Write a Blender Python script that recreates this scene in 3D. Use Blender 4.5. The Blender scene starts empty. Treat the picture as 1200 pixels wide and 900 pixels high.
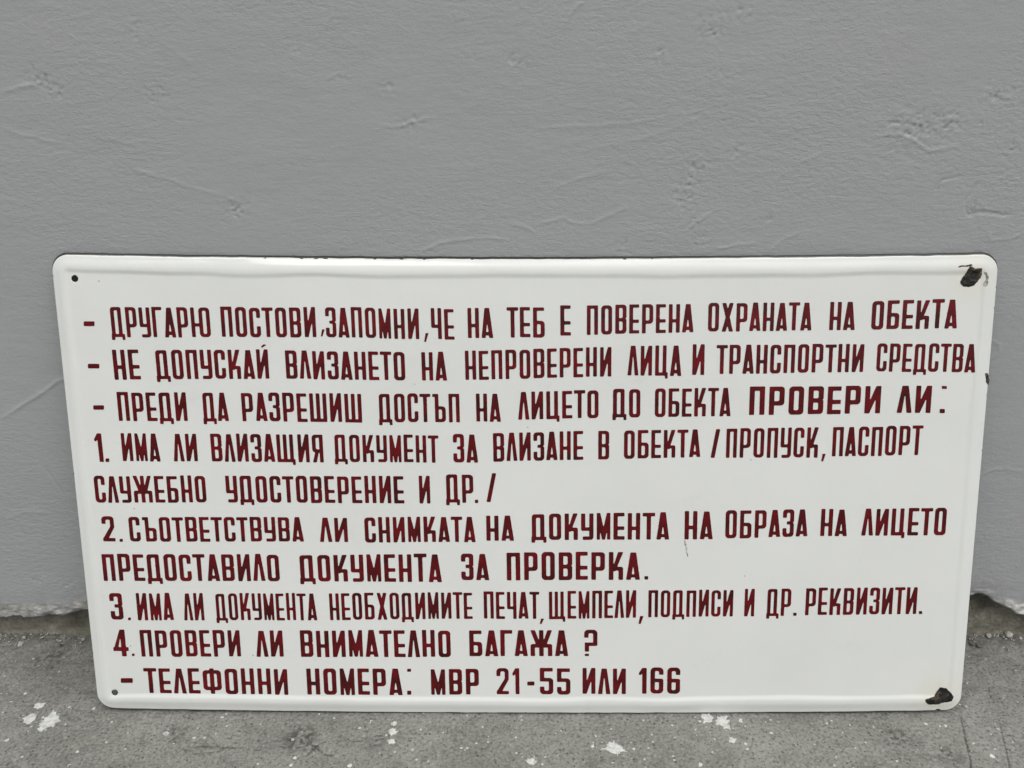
import bpy, math, random
import numpy as np
from mathutils import Vector
from mathutils.geometry import tessellate_polygon

S = bpy.context.scene
COL = S.collection
PI = math.pi
R = math.radians

# ------------------------------------------------------------------ camera
cam_d = bpy.data.cameras.new('camera')
cam = bpy.data.objects.new('camera', cam_d)
COL.objects.link(cam)
cam.location = (-0.0079, -0.53395, 0.44238)
cam.rotation_euler = (R(90 - 22.8913), R(0.0863), R(0.2792))
cam_d.sensor_width = 36.0
cam_d.lens = 30.0
cam_d.clip_start = 0.01
cam_d.clip_end = 200.0
S.camera = cam

# ------------------------------------------------------------------ sky, sun, exposure
SUN_EL, SUN_AZ = R(58), R(-32)          # azimuth from the viewer's back, towards the left
wd = bpy.data.worlds.new('World')
S.world = wd
wd.use_nodes = True
nt = wd.node_tree
bg = nt.nodes['Background']
sky = nt.nodes.new('ShaderNodeTexSky')
sky.sky_type = 'NISHITA'
sky.sun_disc = False
sky.sun_elevation = SUN_EL
sky.sun_rotation = PI + SUN_AZ * -1 * -1
sky.air_density = 1.0
sky.dust_density = 6.0
sky.ozone_density = 1.0
hs = nt.nodes.new('ShaderNodeHueSaturation')      # cloud cover: the same sky without its blue
hs.inputs['Saturation'].default_value = 0.12
nt.links.new(sky.outputs[0], hs.inputs['Color'])
nt.links.new(hs.outputs[0], bg.inputs['Color'])
bg.inputs['Strength'].default_value = 0.13

sun_d = bpy.data.lights.new('sun', 'SUN')
sun = bpy.data.objects.new('sun', sun_d)
COL.objects.link(sun)
sun_d.energy = 0.9
sun_d.angle = R(28)
sun_d.color = (1.0, 0.975, 0.94)
to_sun = Vector((math.sin(SUN_AZ) * math.cos(SUN_EL), -math.cos(SUN_AZ) * math.cos(SUN_EL), math.sin(SUN_EL)))
sun.rotation_euler = to_sun.to_track_quat('Z', 'Y').to_euler()
sun.location = (-1, -2, 4)

S.view_settings.view_transform = 'Standard'
S.view_settings.look = 'None'
S.view_settings.exposure = -0.05
S.view_settings.gamma = 1.0

# ------------------------------------------------------------------ measured tables (millimetres)
# lettering: line, text, stroke, then the four corners (baseline left, right, cap left, right) on the sign face
WORDS = [
    (1, '-', 0.145, -286.4, 269.7, -279.4, 269.7, -286.1, 272.8, -279.1, 272.8),
    (1, 'ДРУГАРЮ', 0.145, -268.4, 262.5, -204.6, 262.5, -268.7, 281.9, -204.9, 281.9),
    (1, 'ПОСТОВИ', 0.145, -197.6, 262.6, -136.6, 262.6, -197.8, 281.9, -136.9, 281.9),
    (1, ',', 0.145, -133.8, 263.1, -131.4, 263.1, -133.6, 267.6, -131.2, 267.6),
    (1, 'ЗАПОМНИ', 0.145, -130.3, 262.6, -70.3, 261.2, -130.6, 281.8, -70.6, 281.0),
    (1, ',', 0.145, -67.3, 259.5, -64.5, 259.5, -67.2, 265.2, -64.4, 265.2),
    (1, 'ЧЕ', 0.145, -62.5, 261.2, -47.6, 261.2, -62.8, 281.0, -48.0, 281.0),
    (1, 'НА', 0.145, -39.0, 261.9, -22.7, 261.9, -39.3, 281.3, -23.1, 281.3),
    (1, 'ТЕБ', 0.145, -13.9, 262.5, 10.4, 262.5, -14.2, 282.0, 10.1, 282.0),
    (1, 'Е', 0.145, 20.4, 263.5, 27.2, 263.5, 20.1, 282.8, 26.9, 282.8),
    (1, 'ПОВЕРЕНА', 0.145, 37.4, 264.2, 105.8, 266.0, 37.1, 283.3, 105.5, 284.2),
    (1, 'ОХРАНАТА', 0.145, 115.0, 266.1, 181.4, 267.1, 114.7, 284.4, 181.1, 285.1),
    (1, 'НА', 0.145, 192.7, 267.3, 209.1, 267.3, 192.4, 285.4, 208.8, 285.4),
    (1, 'ОБЕКТА', 0.145, 219.5, 267.5, 274.3, 268.4, 219.2, 285.8, 274.0, 287.1),
    (2, '-', 0.145, -286.1, 242.1, -278.7, 242.1, -285.9, 245.1, -278.5, 245.1),
    (2, 'НЕ', 0.145, -269.3, 234.7, -252.1, 234.7, -269.6, 254.3, -252.4, 254.3),
    (2, 'ДОПУСКАЙ', 0.145, -241.4, 235.1, -168.4, 235.4, -241.7, 254.3, -168.7, 254.5),
    (2, 'ВЛИЗАНЕТО', 0.145, -157.3, 235.4, -79.9, 234.2, -157.6, 254.1, -80.2, 252.8),
    (2, 'НА', 0.145, -69.1, 234.4, -52.8, 234.4, -69.4, 253.2, -53.1, 253.2),
    (2, 'НЕПРОВЕРЕНИ', 0.145, -40.9, 234.6, 53.7, 237.0, -41.2, 253.5, 53.4, 256.2),
    (2, 'ЛИЦА', 0.145, 64.1, 237.5, 99.0, 237.5, 63.8, 256.9, 98.7, 257.4),
    (2, 'И', 0.145, 106.0, 237.8, 113.8, 237.8, 105.7, 257.7, 113.4, 257.7),
    (2, 'ТРАНСПОРТНИ', 0.145, 121.4, 238.5, 216.4, 240.1, 121.1, 257.5, 216.1, 258.4),
    (2, 'СРЕДСТВА', 0.145, 224.8, 240.2, 288.6, 239.8, 224.5, 258.4, 288.2, 258.4),
    (3, '-', 0.145, -285.1, 214.7, -278.1, 214.7, -284.9, 217.6, -277.8, 217.6),
    (3, 'ПРЕДИ', 0.145, -268.8, 207.1, -223.5, 207.1, -269.0, 226.3, -223.8, 226.3),
    (3, 'ДА', 0.145, -212.8, 207.0, -196.3, 207.0, -213.0, 226.0, -196.6, 226.0),
    (3, 'РАЗРЕШИШ', 0.145, -187.4, 207.2, -108.9, 206.3, -187.7, 226.3, -109.2, 225.7),
    (3, 'ДОСТЪП', 0.145, -97.5, 206.3, -44.8, 206.6, -97.7, 225.3, -45.1, 225.7),
    (3, 'НА', 0.145, -34.0, 206.9, -17.9, 206.9, -34.3, 225.7, -18.2, 225.7),
    (3, 'ЛИЦЕТО', 0.145, -6.7, 208.1, 45.9, 209.5, -7.0, 226.6, 45.6, 228.0),
    (3, 'ДО', 0.145, 55.3, 209.8, 73.2, 209.8, 55.0, 228.6, 72.8, 228.6),
    (3, 'ОБЕКТА', 0.145, 82.6, 209.8, 132.1, 210.8, 82.3, 228.8, 131.8, 229.5),
    (3, 'ПРОВЕРИ', 0.18, 144.1, 211.3, 229.4, 212.7, 143.8, 230.0, 229.1, 231.0),
    (3, 'ЛИ', 0.18, 240.2, 212.8, 262.2, 212.8, 239.8, 231.0, 261.9, 231.0),
    (3, '-', 0.145, 268.3, 228.9, 271.5, 228.9, 268.1, 230.8, 271.3, 230.8),
    (3, '.', 0.145, 268.3, 212.8, 271.6, 212.8, 268.0, 215.6, 271.4, 215.6),
    (4, '1', 0.145, -286.3, 179.3, -281.1, 179.3, -286.6, 198.7, -281.4, 198.7),
    (4, '.', 0.145, -280.1, 179.3, -277.6, 179.3, -279.9, 181.7, -277.4, 181.7),
    (4, 'ИМА', 0.145, -268.4, 179.7, -243.4, 179.7, -268.6, 198.8, -243.6, 198.8),
    (4, 'ЛИ', 0.145, -234.6, 179.8, -218.6, 179.8, -234.8, 198.5, -218.8, 198.5),
    (4, 'ВЛИЗАЩИЯ', 0.145, -209.3, 179.7, -135.2, 179.1, -209.6, 198.5, -135.5, 198.2),
    (4, 'ДОКУМЕНТ', 0.145, -127.5, 179.5, -59.0, 179.1, -127.7, 197.9, -59.2, 197.7),
    (4, 'ЗА', 0.145, -49.4, 179.1, -33.0, 179.1, -49.7, 198.3, -33.3, 198.3),
    (4, 'ВЛИЗАНЕ', 0.145, -23.0, 179.8, 36.4, 181.3, -23.3, 199.2, 36.1, 200.8),
    (4, 'В', 0.145, 46.2, 181.5, 53.4, 181.5, 45.9, 200.9, 53.1, 200.9),
    (4, 'ОБЕКТА', 0.145, 63.1, 181.8, 113.5, 183.1, 62.8, 201.2, 113.1, 201.8),
    (4, '/', 0.145, 120.2, 182.4, 126.6, 182.4, 119.4, 201.8, 125.8, 201.8),
    (4, 'ПРОПУСК', 0.145, 130.3, 182.4, 190.6, 182.8, 130.0, 202.2, 190.3, 203.3),
    (4, ',', 0.145, 193.2, 180.2, 196.3, 180.2, 192.9, 185.4, 195.9, 185.4),
    (4, 'ПАСПОРТ', 0.145, 200.0, 183.4, 258.9, 184.6, 199.6, 203.3, 258.6, 204.5),
    (5, 'СЛУЖЕБНО', 0.145, -288.9, 151.2, -214.6, 151.3, -289.1, 169.8, -214.8, 169.8),
    (5, 'УДОСТОВЕРЕНИЕ', 0.145, -201.2, 151.6, -82.5, 150.8, -201.4, 169.9, -82.8, 169.7),
    (5, 'И', 0.145, -72.4, 150.8, -65.1, 150.8, -72.7, 170.0, -65.4, 170.0),
    (5, 'ДР', 0.145, -54.3, 151.4, -36.3, 151.5, -54.6, 170.7, -36.6, 170.7),
    (5, '.', 0.145, -35.5, 151.2, -33.3, 151.2, -35.5, 153.5, -33.3, 153.5),
    (5, '/', 0.145, -27.8, 151.8, -21.2, 151.8, -27.7, 171.8, -21.2, 171.8),
    (6, '2', 0.17, -286.3, 123.8, -278.0, 123.8, -286.5, 141.3, -278.2, 141.4),
    (6, '.', 0.145, -275.4, 123.7, -273.2, 123.7, -275.3, 125.7, -273.0, 125.7),
    (6, 'СЪОТВЕТСТВУВА', 0.145, -268.1, 123.8, -150.8, 123.9, -268.3, 141.2, -151.0, 141.1),
    (6, 'ЛИ', 0.155, -140.1, 123.8, -121.1, 123.8, -140.3, 141.0, -121.4, 141.0),
    (6, 'СНИМКАТА', 0.155, -109.6, 123.3, -35.1, 123.9, -109.9, 141.2, -35.4, 141.6),
    (6, 'НА', 0.16, -27.9, 124.9, -9.3, 124.9, -28.1, 142.5, -9.6, 142.6),
    (6, 'ДОКУМЕНТА', 0.155, 2.7, 125.2, 94.8, 126.0, 2.4, 143.5, 94.5, 145.1),
    (6, 'НА', 0.155, 105.0, 126.0, 124.0, 126.0, 104.6, 145.7, 123.6, 145.7),
    (6, 'ОБРАЗА', 0.155, 132.3, 126.5, 187.4, 128.2, 131.9, 146.0, 187.0, 147.1),
    (6, 'НА', 0.155, 195.9, 128.2, 213.8, 128.3, 195.6, 147.1, 213.4, 147.1),
    (6, 'ЛИЦЕТО', 0.155, 223.3, 128.7, 279.5, 129.1, 223.0, 147.6, 279.1, 148.4),
    (7, 'ПРЕДОСТАВИЛО', 0.145, -288.4, 95.5, -168.4, 95.7, -288.6, 114.7, -168.7, 114.9),
    (7, 'ДОКУМЕНТА', 0.155, -154.3, 95.4, -58.3, 95.2, -154.6, 114.3, -58.5, 115.4),
    (7, 'ЗА', 0.16, -45.1, 96.5, -26.1, 96.5, -45.3, 115.4, -26.4, 115.4),
    (7, 'ПРОВЕРКА', 0.165, -14.2, 96.5, 76.0, 97.3, -14.5, 116.4, 75.7, 117.0),
    (7, '.', 0.145, 79.0, 97.3, 81.5, 97.3, 78.9, 99.7, 81.5, 99.7),
    (8, '3', 0.17, -285.7, 67.4, -277.1, 67.4, -285.9, 86.8, -277.3, 86.8),
    (8, '.', 0.145, -274.3, 67.0, -272.4, 67.0, -274.1, 69.0, -272.2, 69.0),
    (8, 'ИМА', 0.145, -267.4, 67.0, -242.6, 67.1, -267.6, 86.9, -242.7, 86.9),
    (8, 'ЛИ', 0.145, -235.6, 67.0, -221.6, 67.0, -235.8, 86.9, -221.8, 86.9),
    (8, 'ДОКУМЕНТА', 0.145, -213.1, 67.0, -144.2, 67.1, -213.3, 86.6, -144.4, 86.8),
    (8, 'НЕОБХОДИМИТЕ', 0.145, -135.4, 67.2, -37.6, 68.6, -135.7, 86.8, -37.9, 87.8),
    (8, 'ПЕЧАТ', 0.145, -29.9, 68.6, 8.1, 68.7, -30.2, 88.2, 7.8, 88.3),
    (8, ',', 0.145, 8.2, 64.9, 11.2, 64.9, 8.2, 68.7, 11.2, 68.7),
    (8, 'ЩЕМПЕЛИ', 0.145, 14.6, 68.3, 74.0, 69.4, 14.3, 88.5, 73.7, 89.3),
    (8, ',', 0.145, 75.8, 65.0, 79.3, 65.0, 75.7, 70.6, 79.2, 70.7),
    (8, 'ПОДПИСИ', 0.145, 82.3, 69.7, 140.0, 70.8, 82.0, 89.3, 139.7, 90.0),
    (8, 'И', 0.145, 147.7, 70.8, 154.5, 70.8, 147.4, 90.6, 154.1, 90.6),
    (8, 'ДР', 0.145, 163.2, 71.2, 179.3, 71.2, 162.9, 90.9, 179.0, 91.0),
    (8, '.', 0.145, 181.2, 71.2, 183.5, 71.2, 181.1, 73.4, 183.4, 73.4),
    (8, 'РЕКВИЗИТИ', 0.145, 189.2, 71.7, 264.8, 72.7, 188.9, 91.3, 264.4, 92.1),
    (8, '.', 0.145, 266.8, 72.6, 269.0, 72.6, 266.6, 74.7, 268.8, 74.7),
    (9, '4', 0.17, -286.2, 40.3, -275.6, 40.4, -286.4, 60.0, -275.8, 60.0),
    (9, '.', 0.145, -273.8, 40.5, -271.9, 40.5, -273.6, 42.3, -271.8, 42.3),
    (9, 'ПРОВЕРИ', 0.155, -267.0, 40.0, -198.1, 40.2, -267.2, 59.6, -198.3, 59.8),
    (9, 'ЛИ', 0.155, -187.5, 40.2, -168.6, 40.2, -187.7, 59.5, -168.8, 59.5),
    (9, 'ВНИМАТЕЛНО', 0.16, -156.6, 39.9, -52.9, 40.3, -156.8, 59.6, -53.2, 60.0),
    (9, 'БАГАЖА', 0.16, -40.1, 40.8, 28.1, 40.9, -40.3, 60.0, 27.7, 60.2),
    (9, '?', 0.175, 39.0, 41.0, 48.2, 41.0, 38.7, 60.6, 47.8, 60.6),
    (10, '-', 0.145, -283.2, 20.3, -274.8, 20.3, -282.9, 23.8, -274.6, 23.8),
    (10, 'ТЕЛЕФОННИ', 0.155, -266.7, 12.8, -166.7, 11.6, -266.8, 31.4, -166.9, 31.0),
    (10, 'НОМЕРА', 0.16, -153.4, 11.7, -86.9, 11.5, -153.6, 31.3, -87.1, 31.4),
    (10, '-', 0.145, -83.5, 29.1, -80.8, 29.1, -83.4, 31.3, -80.7, 31.3),
    (10, '.', 0.145, -83.9, 11.8, -81.0, 11.8, -83.8, 14.8, -80.9, 14.8),
    (10, 'МВР', 0.165, -67.0, 11.9, -33.7, 11.9, -67.2, 31.2, -33.9, 31.2),
    (10, '21', 0.175, -21.4, 12.2, -5.5, 12.3, -21.7, 31.9, -5.8, 31.9),
    (10, '-', 0.145, -0.2, 19.0, 4.8, 19.0, -0.2, 21.9, 4.8, 22.0),
    (10, '55', 0.175, 8.7, 12.3, 29.9, 12.3, 8.4, 32.0, 29.6, 32.0),
    (10, 'ИЛИ', 0.165, 38.3, 12.7, 68.4, 12.8, 38.0, 32.0, 68.0, 32.1),
    (10, '166', 0.175, 77.2, 13.0, 106.0, 13.0, 76.8, 32.6, 105.7, 32.6),
]
CHIPS = [
    [(273.7, 298.8), (275.6, 301.3), (277.1, 305.3), (278.6, 307.8), (280.4, 307.4), (282.0, 306.5), (286.3, 306.5), (287.1, 303.5), (286.5, 300.3), (284.3, 297.8), (282.3, 295.6), (279.2, 294.5), (275.9, 294.9), (274.1, 297.0)],
    [(271.1, 307.4), (273.2, 308.3), (277.4, 308.6), (279.9, 309.2), (280.5, 308.1), (277.5, 307.6), (274.0, 307.3), (271.9, 306.9)],
    [(287.2, 304.3), (289.7, 304.2), (291.2, 300.6), (291.3, 297.4), (290.3, 295.2), (288.5, 294.9), (288.1, 296.7), (289.2, 298.5), (289.3, 301.3)],
    [(276.1, 9.5), (279.6, 10.7), (282.7, 11.4), (284.2, 15.5), (285.8, 18.3), (289.8, 18.0), (293.7, 14.7), (295.7, 11.6), (294.3, 7.9), (290.0, 7.6), (285.8, 5.7), (278.6, 5.7), (276.4, 7.6)],
    [(284.2, 1.2), (285.8, 2.0), (287.6, 1.6), (288.6, 0.1), (286.4, -0.3)],
    [(295.2, 238.8), (297.1, 239.4), (299.8, 234.3), (299.0, 230.9), (296.7, 232.6)],
    [(104.8, 125.3), (105.7, 125.5), (106.9, 119.9), (107.9, 113.8), (107.2, 113.8), (106.0, 119.3)],
]
HOLES = [
    (-289.3, 300.1),
    (-288.0, 13.0),
]
RIDGES = [
    (1.0, 2, [(-314.9, 405.3), (-301.4, 408.6), (-288.4, 410.0)]),
    (0.6, 1.5, [(-319.7, 384.7), (-305.1, 380.7), (-285.4, 375.7)]),
    (0.6, 1.5, [(-246.2, 361.9), (-221.3, 353.1), (-196.1, 344.7), (-175.5, 339.4)]),
    (0.7, 1.5, [(-70.3, 306.3), (-64.7, 310.7), (-56.4, 314.0), (-42.8, 316.2), (-26.6, 317.3), (-10.4, 314.5)]),
    (0.6, 1.8, [(31.7, 454.8), (26.4, 451.2), (22.7, 446.7), (20.3, 440.4)]),
    (0.35, 1.6, [(-5.1, 383.5), (10.3, 384.4), (61.6, 386.9), (111.9, 396.6)]),
    (0.35, 1.6, [(36.4, 372.4), (67.2, 377.9), (87.4, 384.4), (109.5, 395.1)]),
    (0.6, 1.8, [(16.1, 348.8), (31.8, 354.5), (51.5, 359.7)]),
    (0.7, 1.8, [(38.0, 325.9), (51.1, 331.9), (61.6, 336.7)]),
    (0.8, 1.8, [(-10.4, 326.5), (-3.9, 324.3), (3.7, 321.1)]),
    (0.7, 1.8, [(5.8, 326.5), (21.8, 329.7), (28.3, 326.5), (38.0, 325.9)]),
    (0.6, 1.6, [(153.2, 326.4), (151.0, 340.8), (151.2, 352.9), (158.3, 359.1), (165.5, 364.2), (184.1, 371.8)]),
    (0.9, 1.6, [(201.1, 379.3), (221.5, 380.3), (235.0, 376.8), (243.8, 371.2), (254.8, 372.7), (262.0, 373.2)]),
    (-1.0, 1.1, [(252.3, 342.9), (251.8, 350.7), (254.5, 353.3), (262.5, 354.9), (267.5, 356.4)]),
    (-1.2, 1.2, [(278.8, 352.3), (275.5, 350.7), (273.2, 343.9), (270.8, 340.2), (272.8, 332.8), (276.5, 330.7)]),
    (-1.6, 1.4, [(272.5, 331.7), (282.8, 333.3), (289.3, 332.8), (294.9, 331.7), (302.3, 331.7)]),
    (0.9, 1.4, [(117.7, 310.6), (133.2, 312.8), (145.5, 313.9)]),
    (0.7, 1.5, [(152.7, 307.8), (159.8, 316.1), (170.1, 319.9)]),
    (0.6, 1.6, [(97.2, 323.2), (105.0, 326.5), (115.0, 334.0), (122.8, 336.6)]),
    (1.1, 2.4, [(-311.6, 221.8), (-320.4, 218.7), (-331.5, 210.5), (-348.3, 200.8), (-365.6, 189.8)]),
    (0.6, 2, [(-349.8, 232.4), (-346.8, 247.7), (-341.6, 277.3), (-338.2, 294.5)]),
    (-0.7, 1.2, [(-343.6, 154.4), (-338.8, 142.6), (-333.4, 127.2)]),
    (0.5, 1.5, [(301.2, 246.6), (306.5, 248.4), (312.8, 245.4), (315.0, 240.5), (311.9, 236.3), (304.8, 235.0)]),
    (0.6, 1.5, [(-263.8, 379.7), (-238.8, 374.7)]),
    (0.5, 1.5, [(-216.2, 433.4), (-198.1, 420.8)]),
    (0.6, 1.4, [(-115.0, 455.0), (-114.2, 446.9), (-118.8, 438.8)]),
    (0.6, 1.5, [(-92.5, 387.0), (-79.7, 385.0), (-66.7, 388.5), (-55.3, 391.4)]),
    (0.5, 1.5, [(-121.2, 411.3), (-113.3, 415.5), (-105.0, 412.7)]),
    (0.7, 1.5, [(287.9, 322.0), (292.0, 315.5), (305.2, 316.6), (312.3, 321.0)]),
    (0.6, 1.6, [(-384.7, 108.5), (-364.4, 115.7), (-346.0, 114.3)]),
    (0.6, 1.6, [(316.8, 144.7), (330.4, 151.6), (351.8, 150.2)]),
]
PITS = [
    (-228.2, 441.7, 10, 0.5),
    (-225.9, 434.8, 8, 0.5),
    (-223.3, 405.2, 14, 0.7),
    (-290.3, 412.9, 14, 0.8),
    (-282.7, 408.1, 10, 0.8),
    (-136.9, 431.5, 8, 0.6),
    (-110.9, 413.7, 6, 0.5),
    (-86.1, 408.4, 9, 0.7),
    (-183.9, 335.7, 16, 0.8),
    (-71.9, 387.0, 14, 0.5),
    (-42.1, 445.9, 8, 0.5),
    (-37.6, 425.3, 8, 0.5),
    (104.0, 440.3, 14, 0.9),
    (121.9, 448.0, 9, 0.9),
    (76.9, 425.6, 8, 0.8),
    (-7.7, 422.9, 10, 0.7),
    (110.4, 413.4, 14, 0.4),
    (112.2, 394.2, 12, 0.4),
    (103.5, 364.2, 12, 0.8),
    (96.1, 351.4, 12, 1.0),
    (99.0, 340.9, 10, 0.8),
    (103.5, 324.8, 12, 0.8),
    (106.6, 313.9, 10, 0.8),
    (60.2, 311.2, 10, 0.9),
    (127.3, 370.3, 10, 0.5),
    (228.5, 384.2, 22, 1.0),
    (251.1, 386.7, 16, 0.9),
    (278.2, 402.7, 14, 1.0),
    (274.6, 384.2, 10, 0.7),
    (292.8, 371.7, 12, 0.6),
    (277.3, 334.4, 9, 1.2),
    (106.0, 346.1, 6, 0.4),
    (-347.0, 48.3, 14, 0.8),
    (-370.4, 59.9, 14, 0.7),
    (150.3, 328.6, 5, 0.6),
    (288.7, 305.6, 12, 0.5),
    (294.2, 353.8, 14, 0.5),
]
WALL_EDGE = [
    (-498.2, 19.4),
    (-445.7, 17.9),
    (-405.5, 20.4),
    (-393.0, 22.8),
    (-378.9, 21.3),
    (-365.2, 23.7),
    (-355.5, 22.9),
    (-344.8, 26.9),
    (-329.9, 29.4),
    (-272.0, 31.1),
    (-75.8, 36.2),
    (183.4, 41.4),
    (328.1, 44.0),
    (344.1, 44.1),
    (349.6, 42.5),
    (354.7, 37.0),
    (360.6, 33.9),
    (367.6, 31.5),
    (373.8, 26.7),
    (382.5, 26.0),
    (399.2, 29.2),
    (439.4, 24.5),
    (484.0, 27.8),
]
CRACKS = [
    (0.55, [(302.7, -73.9), (299.2, -84.9), (295.8, -95.6), (291.3, -109.4), (286.2, -123.4)]),
    (0.5, [(328.6, -75.5), (325.7, -83.3), (322.1, -92.5), (318.0, -105.8), (310.9, -123.3)]),
    (0.4, [(339.5, -40.3), (335.0, -49.0), (333.8, -55.0), (334.1, -59.2)]),
    (0.4, [(-236.2, -102.3), (-228.0, -104.5), (-221.0, -108.1), (-211.6, -107.3), (-202.9, -104.4)]),
    (0.4, [(-167.8, -101.4), (-156.0, -102.8), (-143.5, -99.8), (-137.9, -107.1), (-129.9, -109.9)]),
    (0.35, [(-222.2, -101.5), (-198.8, -102.9), (-175.2, -105.8)]),
    (0.35, [(-123.4, -96.8), (-108.4, -96.7), (-97.0, -95.2)]),
]
SPLATS = [
    (5.2, 0.9, -347.5, -78.2),
    (6.8, 1.0, -331.9, -79.7),
    (4.2, 0.7, -347.1, -65.2),
    (3.5, 0.9, -333.8, -85.2),
    (1.2, 0.8, -325.0, -66.8),
    (1.3, 0.9, -352.4, -97.4),
    (1.2, 0.8, -363.6, -53.5),
    (5.8, 1.0, 57.0, -102.2),
    (1.7, 0.9, 43.3, -101.5),
    (1.0, 0.9, 71.0, -103.6),
    (4.4, 0.9, 125.6, -76.0),
    (4.6, 0.9, 135.2, -78.4),
    (3.0, 0.8, 136.5, -83.1),
    (2.6, 0.5, 148.2, -78.3),
    (1.0, 0.8, 150.0, -83.0),
    (3.6, 0.4, -92.7, -89.1),
    (3.4, 0.55, -92.1, -97.4),
    (3.2, 0.3, -92.5, -81.4),
    (4.0, 0.4, 2.0, -113.8),
    (1.2, 0.8, 9.2, -115.9),
    (3.4, 0.35, 138.2, -96.0),
    (1.1, 0.9, -44.6, -103.2),
    (1.1, 0.9, -40.6, -103.2),
    (1.8, 0.9, -116.7, -117.7),
    (1.1, 0.8, -115.5, -85.4),
    (1.1, 0.8, -108.8, -79.1),
    (2.6, 0.6, -247.3, -91.1),
    (1.0, 0.9, -213.0, -91.0),
    (1.2, 0.8, -288.8, -80.4),
    (1.6, 0.6, -153.9, -111.4),
    (1.4, 0.5, -155.1, -117.8),
    (1.9, 0.9, 306.9, -108.7),
    (1.8, 0.8, 275.5, -80.3),
    (1.5, 0.7, 288.4, -81.9),
    (1.1, 0.8, 227.4, -97.2),
    (1.8, 0.8, 112.8, -116.3),
    (1.2, 0.9, 178.6, -119.6),
    (1.2, 0.6, 207.4, -79.8),
]
ROUGHS = [
    (13, 1.6, -154.0, -93.9),
    (8, 1.4, -146.6, -101.3),
    (8, 1.0, -159.9, -98.4),
    (10, 0.6, -239.8, -92.6),
    (12, 0.5, 250.5, -91.2),
    (16, 0.7, -362.5, -16.5),
    (10, 0.4, 278.4, -105.9),
]
PEBBLES = [
    (378.1, 8.0, 3.4),
    (362.2, 7.0, 2.4),
    (372.2, 7.0, 1.7),
    (344.9, -1.1, 2.4),
    (349.9, -3.0, 2.0),
    (385.9, 5.0, 1.6),
    (-393.2, -3.0, 2.4),
    (-393.7, 3.0, 1.6),
    (-345.9, 1.1, 1.6),
    (-362.2, -3.9, 1.4),
]

# ------------------------------------------------------------------ numpy noise
def _hash(ix, iy, seed):
    h = (ix.astype(np.int64) * 374761393 + iy.astype(np.int64) * 668265263 + seed * 974634777) & 0x7fffffff
    h = ((h ^ (h >> 13)) * 1274126177) & 0x7fffffff
    return ((h ^ (h >> 16)) & 0xffff) / 65535.0


def vnoise(x, y, seed=0):
    ix, iy = np.floor(x), np.floor(y)
    fx, fy = x - ix, y - iy
    fx = fx * fx * (3 - 2 * fx)
    fy = fy * fy * (3 - 2 * fy)
    a, b = _hash(ix, iy, seed), _hash(ix + 1, iy, seed)
    c, d = _hash(ix, iy + 1, seed), _hash(ix + 1, iy + 1, seed)
    return (a + (b - a) * fx) * (1 - fy) + (c + (d - c) * fx) * fy * 1.0


def fbm(x, y, octv=4, seed=0, gain=0.5):
    v, a, t = 0.0, 1.0, 0.0
    for k in range(octv):
        v = v + a * (vnoise(x * 2 ** k, y * 2 ** k, seed + 17 * k) - 0.5)
        t += a
        a *= gain
    return v / t * 2


def sstep(a, b, x):
    t = np.clip((x - a) / (b - a), 0, 1)
    return t * t * (3 - 2 * t)


def seg_dist(X, Y, pts):
    """distance to a polyline and the running parameter along it"""
    best = np.full(X.shape, 1e9)
    par = np.zeros(X.shape)
    L = 0.0
    tot = sum(math.dist(p, q) for p, q in zip(pts, pts[1:]))
    for (x0, y0), (x1, y1) in zip(pts, pts[1:]):
        dx, dy = x1 - x0, y1 - y0
        ln = math.hypot(dx, dy) + 1e-9
        t = np.clip(((X - x0) * dx + (Y - y0) * dy) / ln ** 2, 0, 1)
        d = np.hypot(X - x0 - t * dx, Y - y0 - t * dy)
        m = d < best
        best = np.where(m, d, best)
        par = np.where(m, (L + t * ln) / tot, par)
        L += ln
    return best, par


# ------------------------------------------------------------------ mesh helpers
def mesh_np(name, V, Q, smooth=True, attrs=None):
    me = bpy.data.meshes.new(name)
    V = np.asarray(V, np.float32)
    Q = np.asarray(Q, np.int32)
    k = Q.shape[1]
    me.vertices.add(len(V))
    me.vertices.foreach_set('co', V.ravel())
    me.loops.add(Q.size)
    me.loops.foreach_set('vertex_index', Q.ravel())
    me.polygons.add(len(Q))
    me.polygons.foreach_set('loop_start', np.arange(0, Q.size, k, dtype=np.int32))
    me.polygons.foreach_set('use_smooth', np.full(len(Q), smooth))
    for an, av in (attrs or {}).items():
        at = me.attributes.new(an, 'FLOAT', 'POINT')
        at.data.foreach_set('value', np.asarray(av, np.float32).ravel())
    me.update(calc_edges=True)
    me.validate()
    return me


def grid_quads(ny, nx, flip=False, base=0):
    i = np.arange(ny * nx).reshape(ny, nx) + base
    q = np.stack([i[:-1, :-1], i[:-1, 1:], i[1:, 1:], i[1:, :-1]], -1).reshape(-1, 4)
    return q[:, ::-1] if flip else q


def obj(name, me, mat, parent=None):
    o = bpy.data.objects.new(name, me)
    COL.objects.link(o)
    me.name = name
    if mat:
        me.materials.clear()
        me.materials.append(mat)
    if parent:
        o.parent = parent
    return o


def tag(o, label, cat=None, group=None, kind=None):
    if label:
        o['label'] = label
    if cat:
        o['category'] = cat
    if group:
        o['group'] = group
    if kind:
        o['kind'] = kind
    return o


def lines(*spans):
    out = [spans[0][0]]
    for a, b, step in spans:
        n = max(1, int(round((b - a) / step)))
        out += [a + (b - a) * k / n for k in range(1, n + 1)]
    return np.array(out)


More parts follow.
